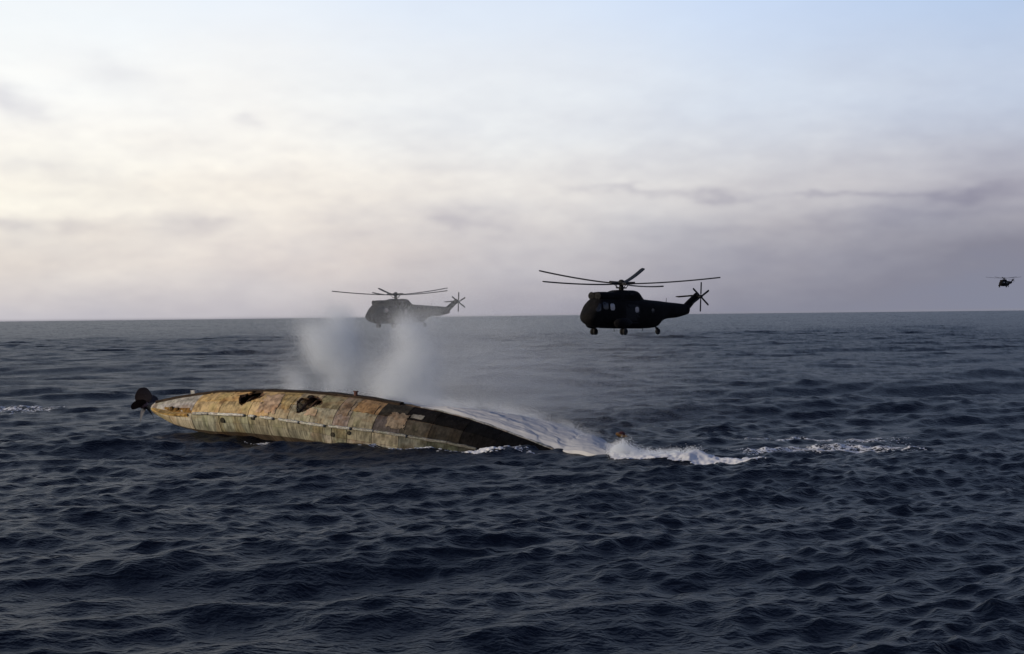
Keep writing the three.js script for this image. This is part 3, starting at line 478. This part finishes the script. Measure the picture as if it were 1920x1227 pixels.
foam('waterline_froth', 'thin broken froth along the waterline of the hull', area(-32, 6, -150, -126, (x, z) => { const dx = x + 17.13, dz = z + 142.65, u = dx * 0.8806 + dz * 0.4739, v = -dx * 0.474 + dz * 0.8806; return u < -12 || u > 24 ? 0 : 0.8 * bump((v - 0.7) / 1.3) * sstep(u, -12, -6) * (1 - sstep(u, 20, 24)); }), { cell: 0.08, thr: 1.0, sx: 0.4, sz: 0.8, hump: 0.05, rag: 2.2, rf: 4 });
foam('whitecap', 'pale breaking crest on the open sea left of the propeller', area(-76, -57, -210, -190, (x, z) => bump((x + 67) / 9) * bump((z + 200) / 9) * 0.85), { cell: 0.12, thr: 0.62, sx: 0.18, sz: 0.6, hump: 0.06, rag: 3, rf: 5 });

{ // white water pouring over the far side of the bow, in ropes and folds that run down the slope
  const NU = 190, NT = 60, P = [], I = [], g = new THREE.BufferGeometry();
  for (let i = 0; i <= NU; i++) for (let j = 0; j <= NT; j++) {
    const u = lerp(7.2, 29.8, i / NU), t = j / NT, R = ridgeAt(u), F = farAt(u), tail = sstep(u, 20, 26), body = sstep(u, 7.2, 11);
    const far0 = [F[0], Math.max(F[1], 0.5 * tail) + 0.1], near0 = [R[0] - 0.05, Math.max(R[1] - 0.02, 0.32 * tail)], sink = 0.75 * sstep(u, 25.5, 29.8), s = t + 0.03 * (vnoise(u * 1.7, t * 6, 17) - 0.5) + t ** 4 * 0.16 * (fbm(u * 0.9, 3, 37, 4) - 0.5), skirt = j === 0 ? 0.5 * sstep(u, 22, 24) : 0;
    const rope = (fbm(u * 0.55 + t * 4.2, t * 9 - u * 0.25, 25, 5) - 0.5) * 0.2 + (vnoise(u * 3 + t * 8, t * 22 - u, 29) - 0.5) * 0.04;
    const edge = Math.min(1, t * 9) * Math.min(1, (1 - t) * 6 + 0.25);
    P.push(u + 0.5 * (vnoise(u, t * 8, 27) - 0.5), lerp(near0[1], far0[1], s) + (0.16 + 0.22 * Math.sin(Math.PI * t) + rope) * edge * body + (t > 0.97 ? -0.25 : 0.03) - sink - skirt, lerp(near0[0], far0[0], s));
  }
  for (let i = 0; i < NU; i++) for (let j = 0; j < NT; j++) { const a = i * (NT + 1) + j, b = a + NT + 1; I.push(a, b, a + 1, a + 1, b, b + 1); }
  g.setAttribute('position', new THREE.Float32BufferAttribute(P, 3)); g.setIndex(I); g.computeVertexNormals();
  const w = mesh('bow_wash', g, new THREE.MeshStandardMaterial({ color: rgb(0.5, 0.505, 0.52), roughness: 0.8 })); w.position.copy(ship.position); w.rotation.copy(ship.rotation);
  tag(w, 'blue white sheet of foaming water pouring over the bow behind its dark edge', 'foam', null, 'stuff');
}
// drops: clusters of minute beads, set in great number where spray hangs in the air
function cluster(n, r, spread) {
  const parts = [];
  for (let i = 0; i < n; i++) { const g = new THREE.OctahedronGeometry(r * (0.6 + rnd() * 0.8), 0); g.deleteAttribute('uv'); g.translate(gauss() * spread, gauss() * spread, gauss() * spread); parts.push(g); }
  const g = mergeGeometries(parts); return g;
}
const dropMat = new THREE.MeshStandardMaterial({ color: rgb(0.9, 0.94, 0.98), roughness: 0.8 });
const beads = cluster(1700, 0.0058, 0.62), haze = cluster(9500, 0.0062, 3.2);
function spray(name, label, count, sample, geometry = beads) {
  const m = new THREE.InstancedMesh(geometry, dropMat, count), M = new THREE.Matrix4(), q = new THREE.Quaternion(), e = new THREE.Euler(), s = new THREE.Vector3(), p = new THREE.Vector3();
  for (let i = 0; i < count; i++) { const [x, y, z, k] = sample(); e.set(rnd() * 6.28, rnd() * 6.28, rnd() * 6.28); m.setMatrixAt(i, M.compose(p.set(x, y, z), q.setFromEuler(e), s.setScalar(k * (0.8 + rnd() * 0.4)))); }
  m.name = numbered(name); scene.add(m); tag(m, label, 'spray', null, 'stuff'); return m;
}
const wisp = (x, y, z) => fbm(x * 0.3 + y * 0.1, y * 0.2 + 5, z * 0.2, 4);
// a rising column: height t 0..1 with a power law, width growing with height, torn into wisps
function column(base, top, r0, r1, fade, cut) {
  return () => { for (let k = 0; k < 40; k++) {
    const t = rnd() ** fade, sway = (fbm(t * 3, base[0], 5, 3) - 0.5) * 2.5 * t, r = lerp(r0, r1, t), x = lerp(base[0], top[0], t) + gauss() * r + sway, y = lerp(base[1], top[1], t) + gauss() * r * 0.5, z = lerp(base[2], top[2], t) + gauss() * r * 0.8;
    if (wisp(x, y, z) > cut + 0.2 * rnd() && y > 0.2) return [x, y, z, 1];
  } return [base[0], base[1], base[2], 1]; };
}
const L = (u, v, y) => { const p = new THREE.Vector3(u, y, v).applyEuler(ship.rotation).add(ship.position); return [p.x, p.y, p.z]; };
spray('steam_plume', 'left column of white spray rising from behind the middle of the hull', 800, column(L(-7.8, -8, 2.6), L(-6.2, -10, 12.0), 1.7, 1.6, 1.3, 0.45));
spray('steam_plume', 'right column of white spray rising in front of the hazed helicopter', 880, column(L(3.8, -8.5, 1.8), L(2.0, -10, 12.6), 1.8, 1.1, 1.45, 0.44));
spray('hull_spray', 'low veil of spray blowing along the far side of the ridge', 300, () => { const u = 2 + rnd() ** 1.5 * 23, [v, y] = ridgeAt(u); const p = L(u, v - (u < 12 ? 2.4 : 4) - rnd() * 2.4, Math.max(farAt(u)[1], 0) - 0.25 + Math.abs(gauss()) * 0.3 * (1.1 - (u - 2) / 26)); return [...p, 0.8]; }, cluster(420, 0.0155, 0.5));
spray('drifting_mist', 'thin grey mist drifting over the sea under the helicopters', 420, () => { const q = clamp(0.42 + gauss() * 0.26, -0.3, 1.4), y = Math.abs(gauss()) * 5.2 + 1, z = -185 + rnd() * 30; return [-20 + q * 34, y * (1.1 - 0.35 * q), z, 1.1]; }, haze);
spray('bow_splash', 'white splash thrown up where the bow goes under', 600, () => { const t = rnd() ** 2.4, x = 8.8 + t * 6 + gauss() * 0.4, z = lerp(-129.2, -127, t) + gauss() * 0.5; return [x, seaHeight(x, z) + Math.abs(gauss()) * lerp(0.42, 0.1, Math.min(1, t * 3)), z, 1.0]; }, cluster(40, 0.02, 0.2));

renderer.render(scene, camera);
